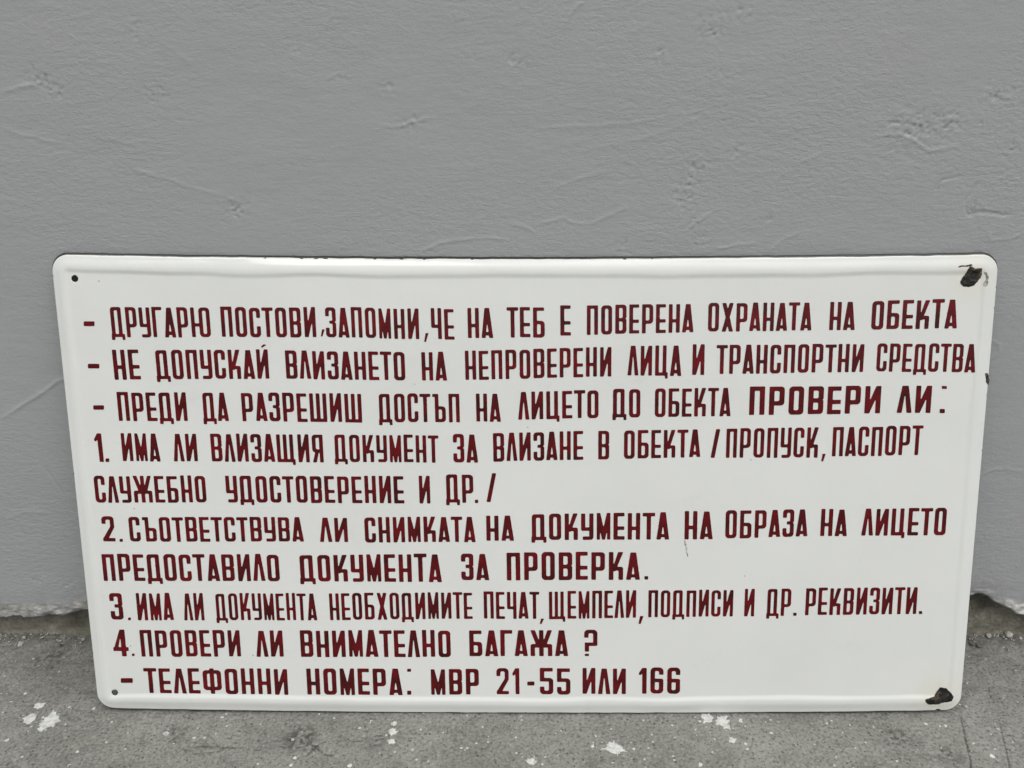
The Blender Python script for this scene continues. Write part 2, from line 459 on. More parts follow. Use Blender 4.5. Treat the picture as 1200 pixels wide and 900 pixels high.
# ------------------------------------------------------------------ materials
class Mat:
    def __init__(s, name):
        s.m = bpy.data.materials.new(name)
        s.m.use_nodes = True
        s.t = s.m.node_tree
        s.b = s.t.nodes['Principled BSDF']
        s.tc = s.t.nodes.new('ShaderNodeTexCoord').outputs['Object']

    def link(s, a, b):
        s.t.links.new(a, b)

    def n(s, kind, **kw):
        nd = s.t.nodes.new(kind)
        for k, v in kw.items():
            if k.startswith('_'):
                setattr(nd, k[1:], v)
            else:
                key = k.replace('__', ' ')
                if hasattr(v, 'is_linked') or isinstance(v, bpy.types.NodeSocket):
                    s.link(v, nd.inputs[key])
                else:
                    nd.inputs[key].default_value = v
        return nd

    def scaled(s, vec):
        mp = s.n('ShaderNodeMapping', Scale=vec)
        s.link(s.tc, mp.inputs['Vector'])
        return mp.outputs[0]

    def noise(s, scale, detail=3.0, rough=0.5, vec=None, dist=0.0):
        nd = s.n('ShaderNodeTexNoise', Scale=scale, Detail=detail, Roughness=rough, Distortion=dist)
        s.link(vec if vec is not None else s.tc, nd.inputs['Vector'])
        return nd.outputs['Fac']

    def voro(s, scale, vec=None, feature='F1', rnd=1.0):
        nd = s.n('ShaderNodeTexVoronoi', Scale=scale, Randomness=rnd, _feature=feature)
        s.link(vec if vec is not None else s.tc, nd.inputs['Vector'])
        return nd

    def ramp(s, fac, stops):
        nd = s.t.nodes.new('ShaderNodeValToRGB')
        e = nd.color_ramp.elements
        while len(e) < len(stops):
            e.new(0.5)
        for el, (p, c) in zip(e, stops):
            el.position = p
            el.color = (c, c, c, 1) if isinstance(c, (int, float)) else (*c, 1)
        s.link(fac, nd.inputs[0])
        return nd.outputs[0]

    def mix(s, fac, a, b):
        nd = s.t.nodes.new('ShaderNodeMix')
        nd.data_type = 'RGBA'
        for sock, v in ((nd.inputs[0], fac), (nd.inputs[6], a), (nd.inputs[7], b)):
            if isinstance(v, bpy.types.NodeSocket):
                s.link(v, sock)
            elif isinstance(v, (int, float)):
                sock.default_value = v
            else:
                sock.default_value = (*v, 1)
        return nd.outputs[2]

    def math(s, op, a, b=0.0, clamp=False):
        nd = s.t.nodes.new('ShaderNodeMath')
        nd.operation = op
        nd.use_clamp = clamp
        for k, v in enumerate((a, b)):
            if isinstance(v, bpy.types.NodeSocket):
                s.link(v, nd.inputs[k])
            else:
                nd.inputs[k].default_value = v
        return nd.outputs[0]

    def attr(s, name):
        nd = s.t.nodes.new('ShaderNodeAttribute')
        nd.attribute_name = name
        return nd.outputs['Fac']

    def set(s, key, v):
        if isinstance(v, bpy.types.NodeSocket):
            s.link(v, s.b.inputs[key])
        elif isinstance(v, (int, float)):
            s.b.inputs[key].default_value = v
        else:
            s.b.inputs[key].default_value = (*v, 1)

    def bump(s, height, dist, strength=1.0, normal=None):
        nd = s.n('ShaderNodeBump', Strength=strength, Distance=dist, Height=height)
        if normal is not None:
            s.link(normal, nd.inputs['Normal'])
        return nd.outputs[0]


# white vitreous enamel
M = Mat('white_enamel')
smudge = M.noise(9, 5, 0.6)
scuff = M.ramp(M.noise(38, 6, 0.75, dist=0.6), [(0.60, 0.0), (0.74, 1.0)])
col = M.mix(M.ramp(smudge, [(0.3, 0.0), (0.75, 1.0)]), (0.702, 0.718, 0.694), (0.655, 0.671, 0.646))
col = M.mix(M.math('MULTIPLY', scuff, 0.16), col, (0.45, 0.46, 0.43))
# tiny dark pinholes in the glaze
pv = M.voro(95)
ph = M.math('LESS_THAN', pv.outputs['Distance'], 0.05)
pick = M.math('GREATER_THAN', M.n('ShaderNodeSeparateColor', Color=pv.outputs['Color']).outputs[0], 0.93)
col = M.mix(M.math('MULTIPLY', M.math('MULTIPLY', ph, pick), 0.65), col, (0.12, 0.11, 0.09))
# chipped glaze along the cut edge, plus a dark painted gap-shadow line
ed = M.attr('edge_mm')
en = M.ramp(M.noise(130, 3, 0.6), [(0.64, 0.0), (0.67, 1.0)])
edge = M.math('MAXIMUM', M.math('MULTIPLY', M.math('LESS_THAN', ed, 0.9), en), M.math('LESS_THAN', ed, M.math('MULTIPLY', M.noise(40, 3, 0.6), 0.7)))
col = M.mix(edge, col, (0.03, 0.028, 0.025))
cream = M.attr('cream')
col = M.mix(cream, col, (0.66, 0.63, 0.52))
M.set('Base Color', col)
M.set('Roughness', M.ramp(M.noise(26, 4, 0.6), [(0.3, 0.06), (0.75, 0.20)]))
M.set('Normal', M.bump(M.noise(55, 2, 0.5), 0.0004, 0.5))
M_ENAMEL = M.m

# ox blood lettering enamel
M = Mat('red_enamel')
n1 = M.noise(75, 3, 0.6)
n2 = M.noise(420, 2, 0.5)
mixf = M.math('ADD', M.math('MULTIPLY', n1, 0.8), M.math('MULTIPLY', n2, 0.2))
col = M.ramp(mixf, [(0.33, (0.036, 0.0042, 0.0048)), (0.50, (0.088, 0.0034, 0.0052)), (0.66, (0.138, 0.0036, 0.0074))])
M.set('Base Color', col)
M.set('Roughness', 0.22)
M.b.inputs['Specular IOR Level'].default_value = 0.3
M.set('Normal', M.bump(n2, 0.0002, 0.5))
M_RED = M.m

# bare black steel under the chips
M = Mat('bare_steel')
n1 = M.noise(160, 5, 0.7)
col = M.ramp(n1, [(0.40, (0.005, 0.005, 0.0048)), (0.52, (0.020, 0.019, 0.016)), (0.62, (0.095, 0.074, 0.052))])
M.set('Base Color', col)
M.set('Roughness', 0.5)
M.b.inputs['Specular IOR Level'].default_value = 0.25
M.set('Normal', M.bump(n1, 0.003, 0.9))
M_STEEL = M.m

# worn grey ground coat where only the top glaze has gone
M = Mat('worn_ground_coat')
n1 = M.noise(420, 5, 0.7)
M.set('Base Color', M.ramp(n1, [(0.40, (0.10, 0.10, 0.09)), (0.52, (0.30, 0.30, 0.28)), (0.64, (0.55, 0.55, 0.52))]))
M.set('Roughness', 0.6)
M_WORN = M.m

# grey painted plaster
M = Mat('grey_wall_paint')
blot = M.ramp(M.noise(3.0, 5, 0.6), [(0.38, 0.0), (0.62, 1.0)])
fine = M.noise(900, 2, 0.5)
streak = M.noise(1.0, 5, 0.65, vec=M.scaled((45, 45, 260)), dist=0.6)
grain = M.noise(1.0, 4, 0.6, vec=M.scaled((210, 210, 400)), dist=0.4)
col = M.mix(blot, (0.342, 0.359, 0.366), (0.343, 0.346, 0.359))
col = M.mix(M.math('MULTIPLY', M.ramp(streak, [(0.35, 0.0), (0.75, 1.0)]), 0.18), col, (0.27, 0.28, 0.28))
flk = M.math('ADD', M.attr('flake'), M.math('MULTIPLY', M.math('SUBTRACT', M.noise(230, 4, 0.7), 0.5), 1.1))
flk = M.ramp(flk, [(0.47, 0.0), (0.55, 1.0)])
rightside = M.math('GREATER_THAN', M.n('ShaderNodeSeparateXYZ', Vector=M.tc).outputs[0], 0.2)
fcol = M.mix(rightside, M.ramp(M.noise(150, 4, 0.65), [(0.35, (0.24, 0.235, 0.215)), (0.60, (0.47, 0.46, 0.43))]),
             M.ramp(M.noise(150, 4, 0.65), [(0.35, (0.34, 0.34, 0.32)), (0.58, (0.66, 0.66, 0.64))]))
col = M.mix(flk, col, fcol)
dirt = M.math('MULTIPLY', M.attr('dirt'), M.ramp(M.noise(120, 5, 0.7), [(0.38, 0.0), (0.62, 1.0)]))
col = M.mix(M.math('MULTIPLY', dirt, 0.85), col, (0.115, 0.105, 0.085))
M.set('Base Color', col)
M.set('Roughness', M.math('ADD', M.math('MULTIPLY', flk, 0.25), 0.55))
patchy = M.ramp(M.noise(7, 3, 0.5), [(0.38, 0.25), (0.62, 1.0)])
b = M.bump(streak, 0.0004, 0.4)
b = M.bump(M.math('MULTIPLY', grain, patchy), 0.0007, 0.85, b)
b = M.bump(fine, 0.0002, 0.5, b)
M.set('Normal', b)
M_WALL = M.m

# old mortar at the foot of the wall
M = Mat('old_mortar')
n1 = M.noise(36, 6, 0.65)
n2 = M.noise(420, 4, 0.6)
col = M.ramp(n1, [(0.34, (0.085, 0.078, 0.062)), (0.50, (0.20, 0.188, 0.152)), (0.68, (0.29, 0.275, 0.235))])
col = M.mix(M.ramp(M.noise(14, 3, 0.5), [(0.5, 0.0), (0.7, 1.0)]), col, (0.19, 0.19, 0.128))
col = M.mix(M.ramp(n2, [(0.5, 0.0), (0.75, 0.6)]), col, (0.07, 0.065, 0.055))
M.set('Base Color', col)
M.set('Roughness', 0.92)
b = M.bump(n1, 0.006, 0.6)
M.set('Normal', M.bump(n2, 0.0015, 0.8, b))
M_MORTAR = M.m

# concrete ground
M = Mat('rough_concrete')
big = M.noise(9, 6, 0.62)
mid = M.noise(85, 5, 0.7)
fin = M.noise(480, 3, 0.65)
col = M.ramp(big, [(0.32, (0.175, 0.178, 0.158)), (0.52, (0.250, 0.252, 0.228)), (0.68, (0.300, 0.300, 0.276))])
col = M.mix(M.ramp(mid, [(0.36, 0.65), (0.52, 0.0)]), col, (0.14, 0.14, 0.125))
col = M.mix(M.ramp(fin, [(0.32, 0.85), (0.49, 0.0)]), col, (0.09, 0.09, 0.082))
col = M.mix(M.ramp(fin, [(0.56, 0.0), (0.72, 0.7)]), col, (0.40, 0.40, 0.375))
# pale and dark grains of aggregate
for sc, thr, cut, c, amt in ((260, 0.20, 0.90, (0.62, 0.62, 0.58), 0.85), (150, 0.16, 0.93, (0.66, 0.66, 0.62), 0.8), (330, 0.24, 0.86, (0.04, 0.04, 0.036), 0.8),
                             (190, 0.26, 0.88, (0.33, 0.30, 0.24), 0.7)):
    v = M.voro(sc)
    sel = M.math('GREATER_THAN', M.n('ShaderNodeSeparateColor', Color=v.outputs['Color']).outputs[0], cut)
    wob = M.math('ADD', v.outputs['Distance'], M.math('MULTIPLY', M.math('SUBTRACT', M.noise(900, 2, 0.5), 0.5), 0.18))
    col = M.mix(M.math('MULTIPLY', M.math('MULTIPLY', M.math('LESS_THAN', wob, thr), sel), amt), col, c)
# splashes of white wall paint
sp = M.math('ADD', M.attr('paint'), M.math('MULTIPLY', M.math('SUBTRACT', M.noise(330, 4, 0.7), 0.5), 1.0))
spm = M.ramp(sp, [(0.50, 0.0), (0.56, 1.0)])
col = M.mix(M.math('MULTIPLY', spm, 0.93), col, M.ramp(M.noise(300, 3, 0.6), [(0.35, (0.52, 0.53, 0.50)), (0.6, (0.71, 0.72, 0.69))]))
cr = M.attr('crack')
col = M.mix(M.math('MULTIPLY', cr, 0.9), col, (0.03, 0.03, 0.026))
soil_shade = M.math('MULTIPLY', M.attr('soil_shade'), M.ramp(M.noise(150, 5, 0.7), [(0.30, 0.25), (0.60, 1.0)]))
col = M.mix(M.math('MULTIPLY', soil_shade, 0.8), col, (0.075, 0.072, 0.060))
M.set('Base Color', col)
M.set('Roughness', 0.9)
b = M.bump(mid, 0.0022, 0.7)
M.set('Normal', M.bump(fin, 0.0011, 0.9, b))
M_GROUND = M.m

M = Mat('pale_stone')
n1 = M.noise(260, 4, 0.6)
M.set('Base Color', M.ramp(n1, [(0.3, (0.22, 0.21, 0.19)), (0.65, (0.52, 0.50, 0.46))]))
M.set('Roughness', 0.8)
M.set('Normal', M.bump(n1, 0.002, 0.6))
M_STONE = M.m
M = Mat('dark_stone')
n1 = M.noise(260, 4, 0.6)
M.set('Base Color', M.ramp(n1, [(0.3, (0.05, 0.048, 0.042)), (0.65, (0.16, 0.155, 0.14))]))
M.set('Roughness', 0.85)
M.set('Normal', M.bump(n1, 0.002, 0.6))
M_DARKSTONE = M.m
M = Mat('grit')
M.set('Base Color', M.ramp(M.noise(900, 2, 0.6), [(0.38, (0.06, 0.058, 0.05)), (0.52, (0.20, 0.195, 0.175)), (0.64, (0.50, 0.49, 0.45))]))
M.set('Roughness', 0.9)
M_GRIT = M.m

# ------------------------------------------------------------------ the ground
GZ = -0.0040
MM = 0.001


def build_ground():
    xs = lines((-40, -6, 6), (-6, -1.2, 0.8), (-1.2, -0.46, 0.06), (-0.46, 0.46, 0.001), (0.46, 1.2, 0.06), (1.2, 6, 0.8), (6, 40, 6))
    ys = lines((-40, -6, 6), (-6, -1.0, 0.6), (-1.0, -0.20, 0.03), (-0.20, 0.03, 0.001), (0.03, 0.23, 0.05))
    X, Y = np.meshgrid(xs * 1000, ys * 1000)
    near = sstep(-460, -430, X) * (1 - sstep(430, 460, X)) * sstep(-200, -170, Y)
    Z = 0.55 * fbm(X / 26, Y / 26, 3, 3) + 0.42 * fbm(X / 6.5, Y / 6.5, 3, 9) + 0.30 * fbm(X / 2.6, Y / 2.6, 2, 31)
    Z = np.where(Z > 0.1, 0.1 + (Z - 0.1) * 0.5, Z)
    paint = np.zeros(X.shape)
    rng = random.Random(5)
    for r, st, px, py in SPLATS:
        dx, dy = X - px, Y - py
        box = np.hypot(dx, dy) < r * 4
        ang = np.arctan2(dy, dx)
        d = np.hypot(dx, dy) + 1e-6
        lobes = 0.45 * vnoise(ang * 1.6 + 40 + px, ang * 0 + py, 5) + 1.5 * np.maximum(0, vnoise(ang * 4.4 + 60, ang * 0 + px, 8) - 0.58) * (r > 3)
        rad = r * (0.66 + lobes)
        f = np.clip(1.0 - 0.5 * (d / rad) ** 2.2, -1, 1) * (0.55 + 0.45 * st)
        paint = np.where(box, np.maximum(paint, f), paint)
        for k in range(int(r * 1.6)):                       # droplets thrown outwards
            a, q = rng.uniform(0, 6.28), r * rng.uniform(1.15, 2.3)
            rr = rng.uniform(0.35, 0.8)
            dd = np.hypot(dx - q * math.cos(a), dy - q * math.sin(a))
            f2 = np.clip(1.0 - 0.5 * (dd / rr) ** 2, -1, 1) * st
            paint = np.where(dd < 3, np.maximum(paint, f2), paint)
    crack = np.zeros(X.shape)
    wob = 0.9 * fbm(X / 5, Y / 5, 3, 71)
    for w, pts in CRACKS:
        d, p = seg_dist(X + wob, Y + wob, pts)
        g = np.clip(1.25 - d / (w * (0.5 + 0.9 * vnoise(X / 4, Y / 4, 77))), 0, 1)
        crack = np.maximum(crack, g)
    Z -= 0.8 * crack
    for r, dep, px, py in ROUGHS:
        d = np.hypot(X - px, (Y - py) * 1.15)
        g = np.exp(-(d / r) ** 2)
        Z += dep * g * (1.1 * fbm(X / 3.4, Y / 3.4, 3, 57) - 0.35)
        crack = np.maximum(crack, np.clip(g * 1.6 - 0.35, 0, 1) * np.clip(-2.6 * fbm(X / 2.4, Y / 2.4, 4, 57) * dep + 0.25, 0, 0.85))
    # gritty gutter against the wall
    gut = sstep(-26, -2, Y)
    Z += gut * (1.1 * fbm(X / 5, Y / 5, 3, 91) + 0.3) + 2.6 * sstep(-9, 3, Y)
    soil_shade = np.clip(sstep(-14, 0, Y + 4 * fbm(X / 22, Y / 22, 3, 33)), 0, 1)
    soil_shade = np.maximum(soil_shade, 0.45 * sstep(-75, -20, Y + 14 * fbm(X / 40, Y / 40, 3, 35)) * sstep(0.0, 0.5, np.abs(X) / 1000 + 0.12))
    soil_shade = np.maximum(soil_shade, sstep(1, 7, Y))  # crevice shade between ground and mortar, painted in with the soil colour
    V = np.stack([X / 1000, Y / 1000, GZ + Z * MM * near], -1).reshape(-1, 3)
    Q = grid_quads(len(ys), len(xs))
    return mesh_np('ground', V, Q, True, {'paint': paint * near, 'crack': crack * near, 'soil_shade': soil_shade * near})


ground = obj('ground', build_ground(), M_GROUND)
tag(ground, 'rough grey concrete ground with white paint splashes', None, None, 'structure')


# ------------------------------------------------------------------ the wall
def wall_edge(x_mm):
    ex = np.array([p[0] for p in WALL_EDGE])
    ez = np.array([p[1] for p in WALL_EDGE])
    z = np.interp(x_mm, ex, ez)
    return z + 1.0 * fbm(x_mm / 7, x_mm * 0 + 3, 4, 13) + 0.6 * fbm(x_mm / 30, x_mm * 0 + 9, 3, 14)


def build_wall():
    xs = lines((-2.6, -0.55, 0.2), (-0.47, 0.47, 0.0009), (0.47, 2.6, 0.2))
    ss = lines((0.0, 0.012, 0.0006), (0.012, 0.50, 0.0009), (0.50, 0.62, 0.01), (0.62, 2.3, 0.12))
    X, T = np.meshgrid(xs * 1000, ss * 1000)
    zb = wall_edge(xs * 1000)
    Z = zb[None, :] + T
    near = sstep(-470, -450, X) * (1 - sstep(450, 470, X)) * (1 - sstep(480, 500, T))
    D = 0.55 * fbm(X / 130, Z / 90, 3, 1) + 0.16 * fbm(X / 30, Z / 16, 3, 2) + 0.05 * fbm(X / 6, Z / 3.2, 3, 4)
    wob = 1.6 * fbm(X / 14, Z / 14, 3, 61)
    for a, w, pts in RIDGES:
        cx = [p[0] for p in pts]
        cz = [p[1] for p in pts]
        bx = (X > min(cx) - 12) & (X < max(cx) + 12) & (Z > min(cz) - 12) & (Z < max(cz) + 12)
        d, p = seg_dist(X[bx] + wob[bx] * 0.8, Z[bx] + wob[bx] * 0.8, pts)
        fade = np.clip(np.minimum(p, 1 - p) * 6, 0, 1) ** 0.6 * (0.55 + 0.8 * vnoise(X[bx] / 9, Z[bx] / 9, 6))
        D[bx] += 0.42 * a * fade * np.exp(-(d / (w * 0.52)) ** 2)
    for px, pz, r, dep in PITS:
        bx = (np.abs(X - px) < 3 * r) & (np.abs(Z - pz) < 3 * r)
        g = np.exp(-(((X[bx] - px) / (r * 0.62)) ** 2 + ((Z[bx] - pz) / (r * 0.5)) ** 2))
        n = fbm(X[bx] / 2.6, Z[bx] / 2.0, 3, 23)
        pit = np.clip(vnoise(X[bx] / 1.25, Z[bx] / 1.6, 29) - 0.66, 0, 1) * 3
        D[bx] += g * dep * (0.50 * n - 1.4 * pit)
    lx = X / 1000
    # lumpy paint above the ragged foot
    left = 1 - sstep(-0.33, -0.28, lx)
    foot = (1 - sstep(0, 17, T)) * (0.35 + 0.65 * (1 - sstep(-0.34, -0.20, lx)) + 0.2 * sstep(0.3, 0.34, lx))
    D += foot * (2.0 * fbm(X / 9, Z / 4.0, 4, 43) + 0.9 * left * fbm(X / 3.2, Z / 2.2, 3, 44) + 0.6)
    curl = (1 - np.clip(T / 2.2, 0, 1)) ** 2
    Y = -D * near + curl * 1.6
    left = 1 - sstep(-0.33, -0.28, lx)
    flake = left * (0.62 + 0.55 * fbm(X / 16, Z / 4, 4, 49)) * (1 - sstep(8, 15, T + 4 * fbm(X / 25, X * 0, 2, 58)))
    lip = sstep(0.360, 0.366, lx) * (1 - sstep(5.5, 8.5, T - 3.0 * fbm(X / 8, Z / 8, 2, 52) - 9 * sstep(0.368, 0.385, lx) * 0.5))
    flake = np.maximum(flake, lip)
    Y -= lip * 1.0 * near
    dirt = (1 - sstep(2, 26, T + 8 * fbm(X / 20, Z / 20, 3, 55))) * 0.55
    ny, nx = X.shape
    V = np.stack([X, Y, Z], -1).reshape(-1, 3)
    back = np.stack([xs * 1000, xs * 0 + 14.0, zb + 0.4], -1)
    V = np.concatenate([V, back]) / 1000
    Q = grid_quads(ny, nx)
    i0, i1 = np.arange(nx), np.arange(nx) + ny * nx
    Q = np.concatenate([Q, np.stack([i1[:-1], i1[1:], i0[1:], i0[:-1]], -1)])
    pad = np.zeros(nx)
    return mesh_np('plaster_wall', V, Q, True, {'flake': np.concatenate([flake.ravel(), flake[0]]), 'dirt': np.concatenate([dirt.ravel(), pad + 0.6])})


wall = obj('plaster_wall', build_wall(), M_WALL)
tag(wall, 'grey painted plaster wall with trowel marks and a broken lower edge behind the sign', 'wall')


def build_mortar():
    xs = lines((-2.6, -0.5, 0.3), (-0.5, 0.5, 0.0015), (0.5, 2.6, 0.3))
    zs = lines((-0.03, 0.05, 0.0015), (0.05, 2.2, 0.5))
    X, Z = np.meshgrid(xs * 1000, zs * 1000)
    near = sstep(-500, -480, X) * (1 - sstep(480, 500, X)) * (1 - sstep(42, 50, Z))
    Y = 10.0 - near * (1.5 * fbm(X / 22, Z / 12, 4, 81) + 1.3 * fbm(X / 6, Z / 3.5, 4, 85)) - 2.2 * near * (1 - sstep(-4, 3, Z + 3 * fbm(X / 18, X * 0, 3, 87)))
    ny, nx = X.shape
    V = np.stack([X, Y, Z], -1).reshape(-1, 3) / 1000
    n = len(V)
    Vb = V.copy()
    Vb[:, 1] = 0.2
    i = np.arange(n).reshape(ny, nx)
    rim = np.concatenate([i[0, :], i[1:, -1], i[-1, -2::-1], i[-2:0:-1, 0]])
    nxt = np.roll(rim, -1)
    Q = np.concatenate([grid_quads(ny, nx), grid_quads(ny, nx, True, n), np.stack([rim, rim + n, nxt + n, nxt], -1)])
    return mesh_np('mortar_base', np.concatenate([V, Vb]), Q, True)


tag(obj('mortar_base', build_mortar(), M_MORTAR, wall), 'bare brown mortar showing below the painted plaster')

# ------------------------------------------------------------------ the sign
SW, SH, LEAN, SHEAR = 300.0, 315.577, R(12.51417), -0.0158247      # half width, height (mm)
RC = 11.5
FACE, CREST = 0.8, 1.75


def bow(a, b):
    return 2.9 * (1 - (a / SW) ** 2)


def panel_h(a, b):
    """height of the enamelled face above the flange, and distance to the rim, from panel coordinates (mm)"""
    qx, qy = np.abs(a) - (SW - RC), np.abs(b - SH / 2) - (SH / 2 - RC)
    d = RC - (np.hypot(np.maximum(qx, 0), np.maximum(qy, 0)) + np.minimum(np.maximum(qx, qy), 0))
    d = np.maximum(d, 0)
    dt, db, ds = SH - b, b, SW - np.abs(a)
    wt, wb, ws = (np.exp(-np.clip(v, 0, 80) / 6.0) for v in (dt, db, ds))
    k = (wt * 0.92 + wb * 0.86 + ws * 1.05) / (wt + wb + ws)
    crest = (wt * 0.88 + wb * 1.05 + ws * 0.78) / (wt + wb + ws) * (CREST + 0.30 * fbm(a / 60, b / 60, 3, 104))
    q = d * k * (1 + 0.10 * fbm(a / 45, b / 45, 2, 106))
    up = sstep(0.2, 7.6, q)
    dn = sstep(8.6, 11.8, q)
    h = crest * up + (FACE - crest) * dn
    roll = 1.0 * (1 - np.clip(d / 1.2, 0, 1)) ** 2
    lip = 1.8 * np.exp(-((a + 35 + 8 * fbm(a / 20, a * 0, 2, 107)) / 140) ** 2) * (1 - np.clip(dt / 5.5, 0, 1)) ** 2
    wav = 0.35 * fbm(a / 120, b / 90, 2, 101) * sstep(5, 40, d)
    return h - roll - lip + wav, d


def stretch(a, b):
    """the left side of the sheet is cut a little wider than the right, more so at the foot"""
    return -(1.9 + 2.0 * (1 - b / SH)) * sstep(225, 300, -a)


def to_panel(u, v):
    """sign plane (u, v) -> panel coordinates, undoing the sag and the slant"""
    b = v.copy() if hasattr(v, 'copy') else v
    a = u - SHEAR * (b - SH / 2)
    for _ in range(5):
        a = u - SHEAR * (b - SH / 2) - stretch(a, b)
        b = v + bow(a, b)
    return a, b


def face_h(u, v):
    a, b = to_panel(np.asarray(u, float), np.asarray(v, float))
    return panel_h(a, b)[0]


def build_panel():
    e = [0, 0.25, 0.55, 0.9, 1.3] + list(np.arange(2.0, 17.1, 0.75)) 
    def axis(lo, hi):
        n = int((hi - lo - 36) / 2.5)
        mid = np.linspace(lo + 18, hi - 18, n)
        return np.concatenate([lo + np.array(e), mid, hi - np.array(e)[::-1]])
    A, B = np.meshgrid(axis(-SW, SW), axis(0, SH))
    # round the four corners: square corner patch -> quarter disc
    cx, cy = np.sign(A) * (SW - RC), np.where(B > SH / 2, SH - RC, RC)
    s, t = (A - cx) / RC * np.sign(A), (B - cy) / RC * np.where(B > SH / 2, 1, -1)
    inn = (s > 0) & (t > 0)
    s2, t2 = np.where(inn, s * np.sqrt(1 - np.clip(t, 0, 1) ** 2 / 2), s), np.where(inn, t * np.sqrt(1 - np.clip(s, 0, 1) ** 2 / 2), t)
    A, B = cx + s2 * RC * np.sign(A), cy + t2 * RC * np.where(B > SH / 2, 1, -1)
    Hh, d = panel_h(A, B)
    edge_wob = 0.25 * fbm(A / 9, B / 9, 3, 111) * (1 - sstep(0, 3, d))
    U = A + SHEAR * (B - SH / 2) + stretch(A, B)
    Vv = B - bow(A, B) + edge_wob
    cream = np.zeros(A.shape)
    for c, r in ((CHIPS[0], 12.0), (CHIPS[3], 15.0)):
        cu, cv = np.mean([p[0] for p in c]), np.mean([p[1] for p in c])
        cream = np.maximum(cream, 0.55 * np.exp(-(np.hypot(U - cu, Vv - cv) / r) ** 2) * (0.6 + 0.8 * vnoise(U / 3, Vv / 3, 5)))
    ny, nx = A.shape
    F = np.stack([U, -Hh, Vv], -1).reshape(-1, 3)
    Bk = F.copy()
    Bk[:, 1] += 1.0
    Bk[:, 0] *= 1 + 0.55 / SW                       # dark back rim widened to paint the gap shadow as a thin line
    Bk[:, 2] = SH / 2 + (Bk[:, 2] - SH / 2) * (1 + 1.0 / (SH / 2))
    n = len(F)
    i = np.arange(n).reshape(ny, nx)
    rim = np.concatenate([i[0, :], i[1:, -1], i[-1, -2::-1], i[-2:0:-1, 0]])
    nxt = np.roll(rim, -1)
    Q = np.concatenate([grid_quads(ny, nx), grid_quads(ny, nx, True, n), np.stack([rim, rim + n, nxt + n, nxt], -1)])
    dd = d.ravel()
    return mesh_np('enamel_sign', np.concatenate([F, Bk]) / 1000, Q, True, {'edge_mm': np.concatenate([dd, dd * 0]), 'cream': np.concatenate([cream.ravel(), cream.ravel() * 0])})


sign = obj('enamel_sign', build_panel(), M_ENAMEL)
sign.location = (0, -SH / 1000 * math.sin(LEAN) - 0.004, 0)
sign.rotation_euler = (-LEAN, 0, 0)
tag(sign, 'white enamel notice board with dark red Cyrillic lettering leaning on the grey wall', 'sign')

# nail holes in the left corners, drilled right through
cut_v, cut_f = [], []
for hx, hz in HOLES:
    k0 = len(cut_v)
    for yy in (-8, 8):
        for k in range(20):
            rr = 2.2 * (1 + 0.07 * math.sin(3 * k + hx))
            cut_v.append(((hx + rr * math.cos(k * PI / 10)) / 1000, yy / 1000, (hz + rr * math.sin(k * PI / 10)) / 1000))
    cut_f.append([k0 + k for k in range(20)])
    cut_f.append([k0 + 39 - k for k in range(20)])
    for k in range(20):
        j = (k + 1) % 20
        cut_f.append([k0 + j, k0 + k, k0 + 20 + k, k0 + 20 + j])
cm = bpy.data.meshes.new('cut')
cm.from_pydata(cut_v, [], cut_f)
co = bpy.data.objects.new('cut', cm)
COL.objects.link(co)
md = sign.modifiers.new('holes', 'BOOLEAN')
md.operation, md.solver, md.object = 'DIFFERENCE', 'EXACT', co
co.matrix_world = sign.matrix_basis.copy()
bpy.context.view_layer.update()
dg = bpy.context.evaluated_depsgraph_get()
new_me = bpy.data.meshes.new_from_object(sign.evaluated_get(dg))
sign.modifiers.clear()
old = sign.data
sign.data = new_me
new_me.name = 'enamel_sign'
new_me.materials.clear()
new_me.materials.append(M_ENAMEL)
bpy.data.meshes.remove(old)
bpy.data.objects.remove(co)
bpy.data.meshes.remove(cm)


# ------------------------------------------------------------------ outlines traced from a smooth mask
def blur(Mk, n):
    for _ in range(n):
        P = np.pad(Mk, 1, mode='edge')
        Mk = (P[:-2, 1:-1] + 2 * P[1:-1, 1:-1] + P[2:, 1:-1]) / 4
        P = np.pad(Mk, 1, mode='edge')
        Mk = (P[1:-1, :-2] + 2 * P[1:-1, 1:-1] + P[1:-1, 2:]) / 4
    return Mk


def contours(F, lv=0.5):
    """closed iso-lines of F (rows = y, columns = x), in grid units"""
    ny, nx = F.shape
    In = F > lv
    code = In[:-1, :-1] * 1 + In[:-1, 1:] * 2 + In[1:, 1:] * 4 + In[1:, :-1] * 8
    nextp = {}
    T = {1: [(3, 0)], 2: [(0, 1)], 3: [(3, 1)], 4: [(1, 2)], 5: [(3, 2), (1, 0)], 6: [(0, 2)], 7: [(3, 2)], 8: [(2, 3)], 9: [(2, 0)], 10: [(0, 3), (2, 1)], 11: [(2, 1)],
         12: [(1, 3)], 13: [(1, 0)], 14: [(0, 3)]}

    def pt(j, i, e):
        if e == 0:
            return ('h', j, i)
        if e == 2:
            return ('h', j + 1, i)
        if e == 3:
            return ('v', j, i)
        return ('v', j, i + 1)
    for j, i in zip(*np.nonzero((code > 0) & (code < 15))):
        for e0, e1 in T[int(code[j, i])]:
            nextp[pt(j, i, e0)] = pt(j, i, e1)

    def pos(k):
        t, j, i = k
        if t == 'h':
            a, b = F[j, i], F[j, i + 1]
            return (i + (lv - a) / (b - a), float(j))
        a, b = F[j, i], F[j + 1, i]
        return (float(i), j + (lv - a) / (b - a))
    out = []
    while nextp:
        k0 = next(iter(nextp))
        lp, k = [], k0
        while k in nextp:
            lp.append(pos(k))
            k = nextp.pop(k)
        if len(lp) > 5:
            out.append(lp)
    return out


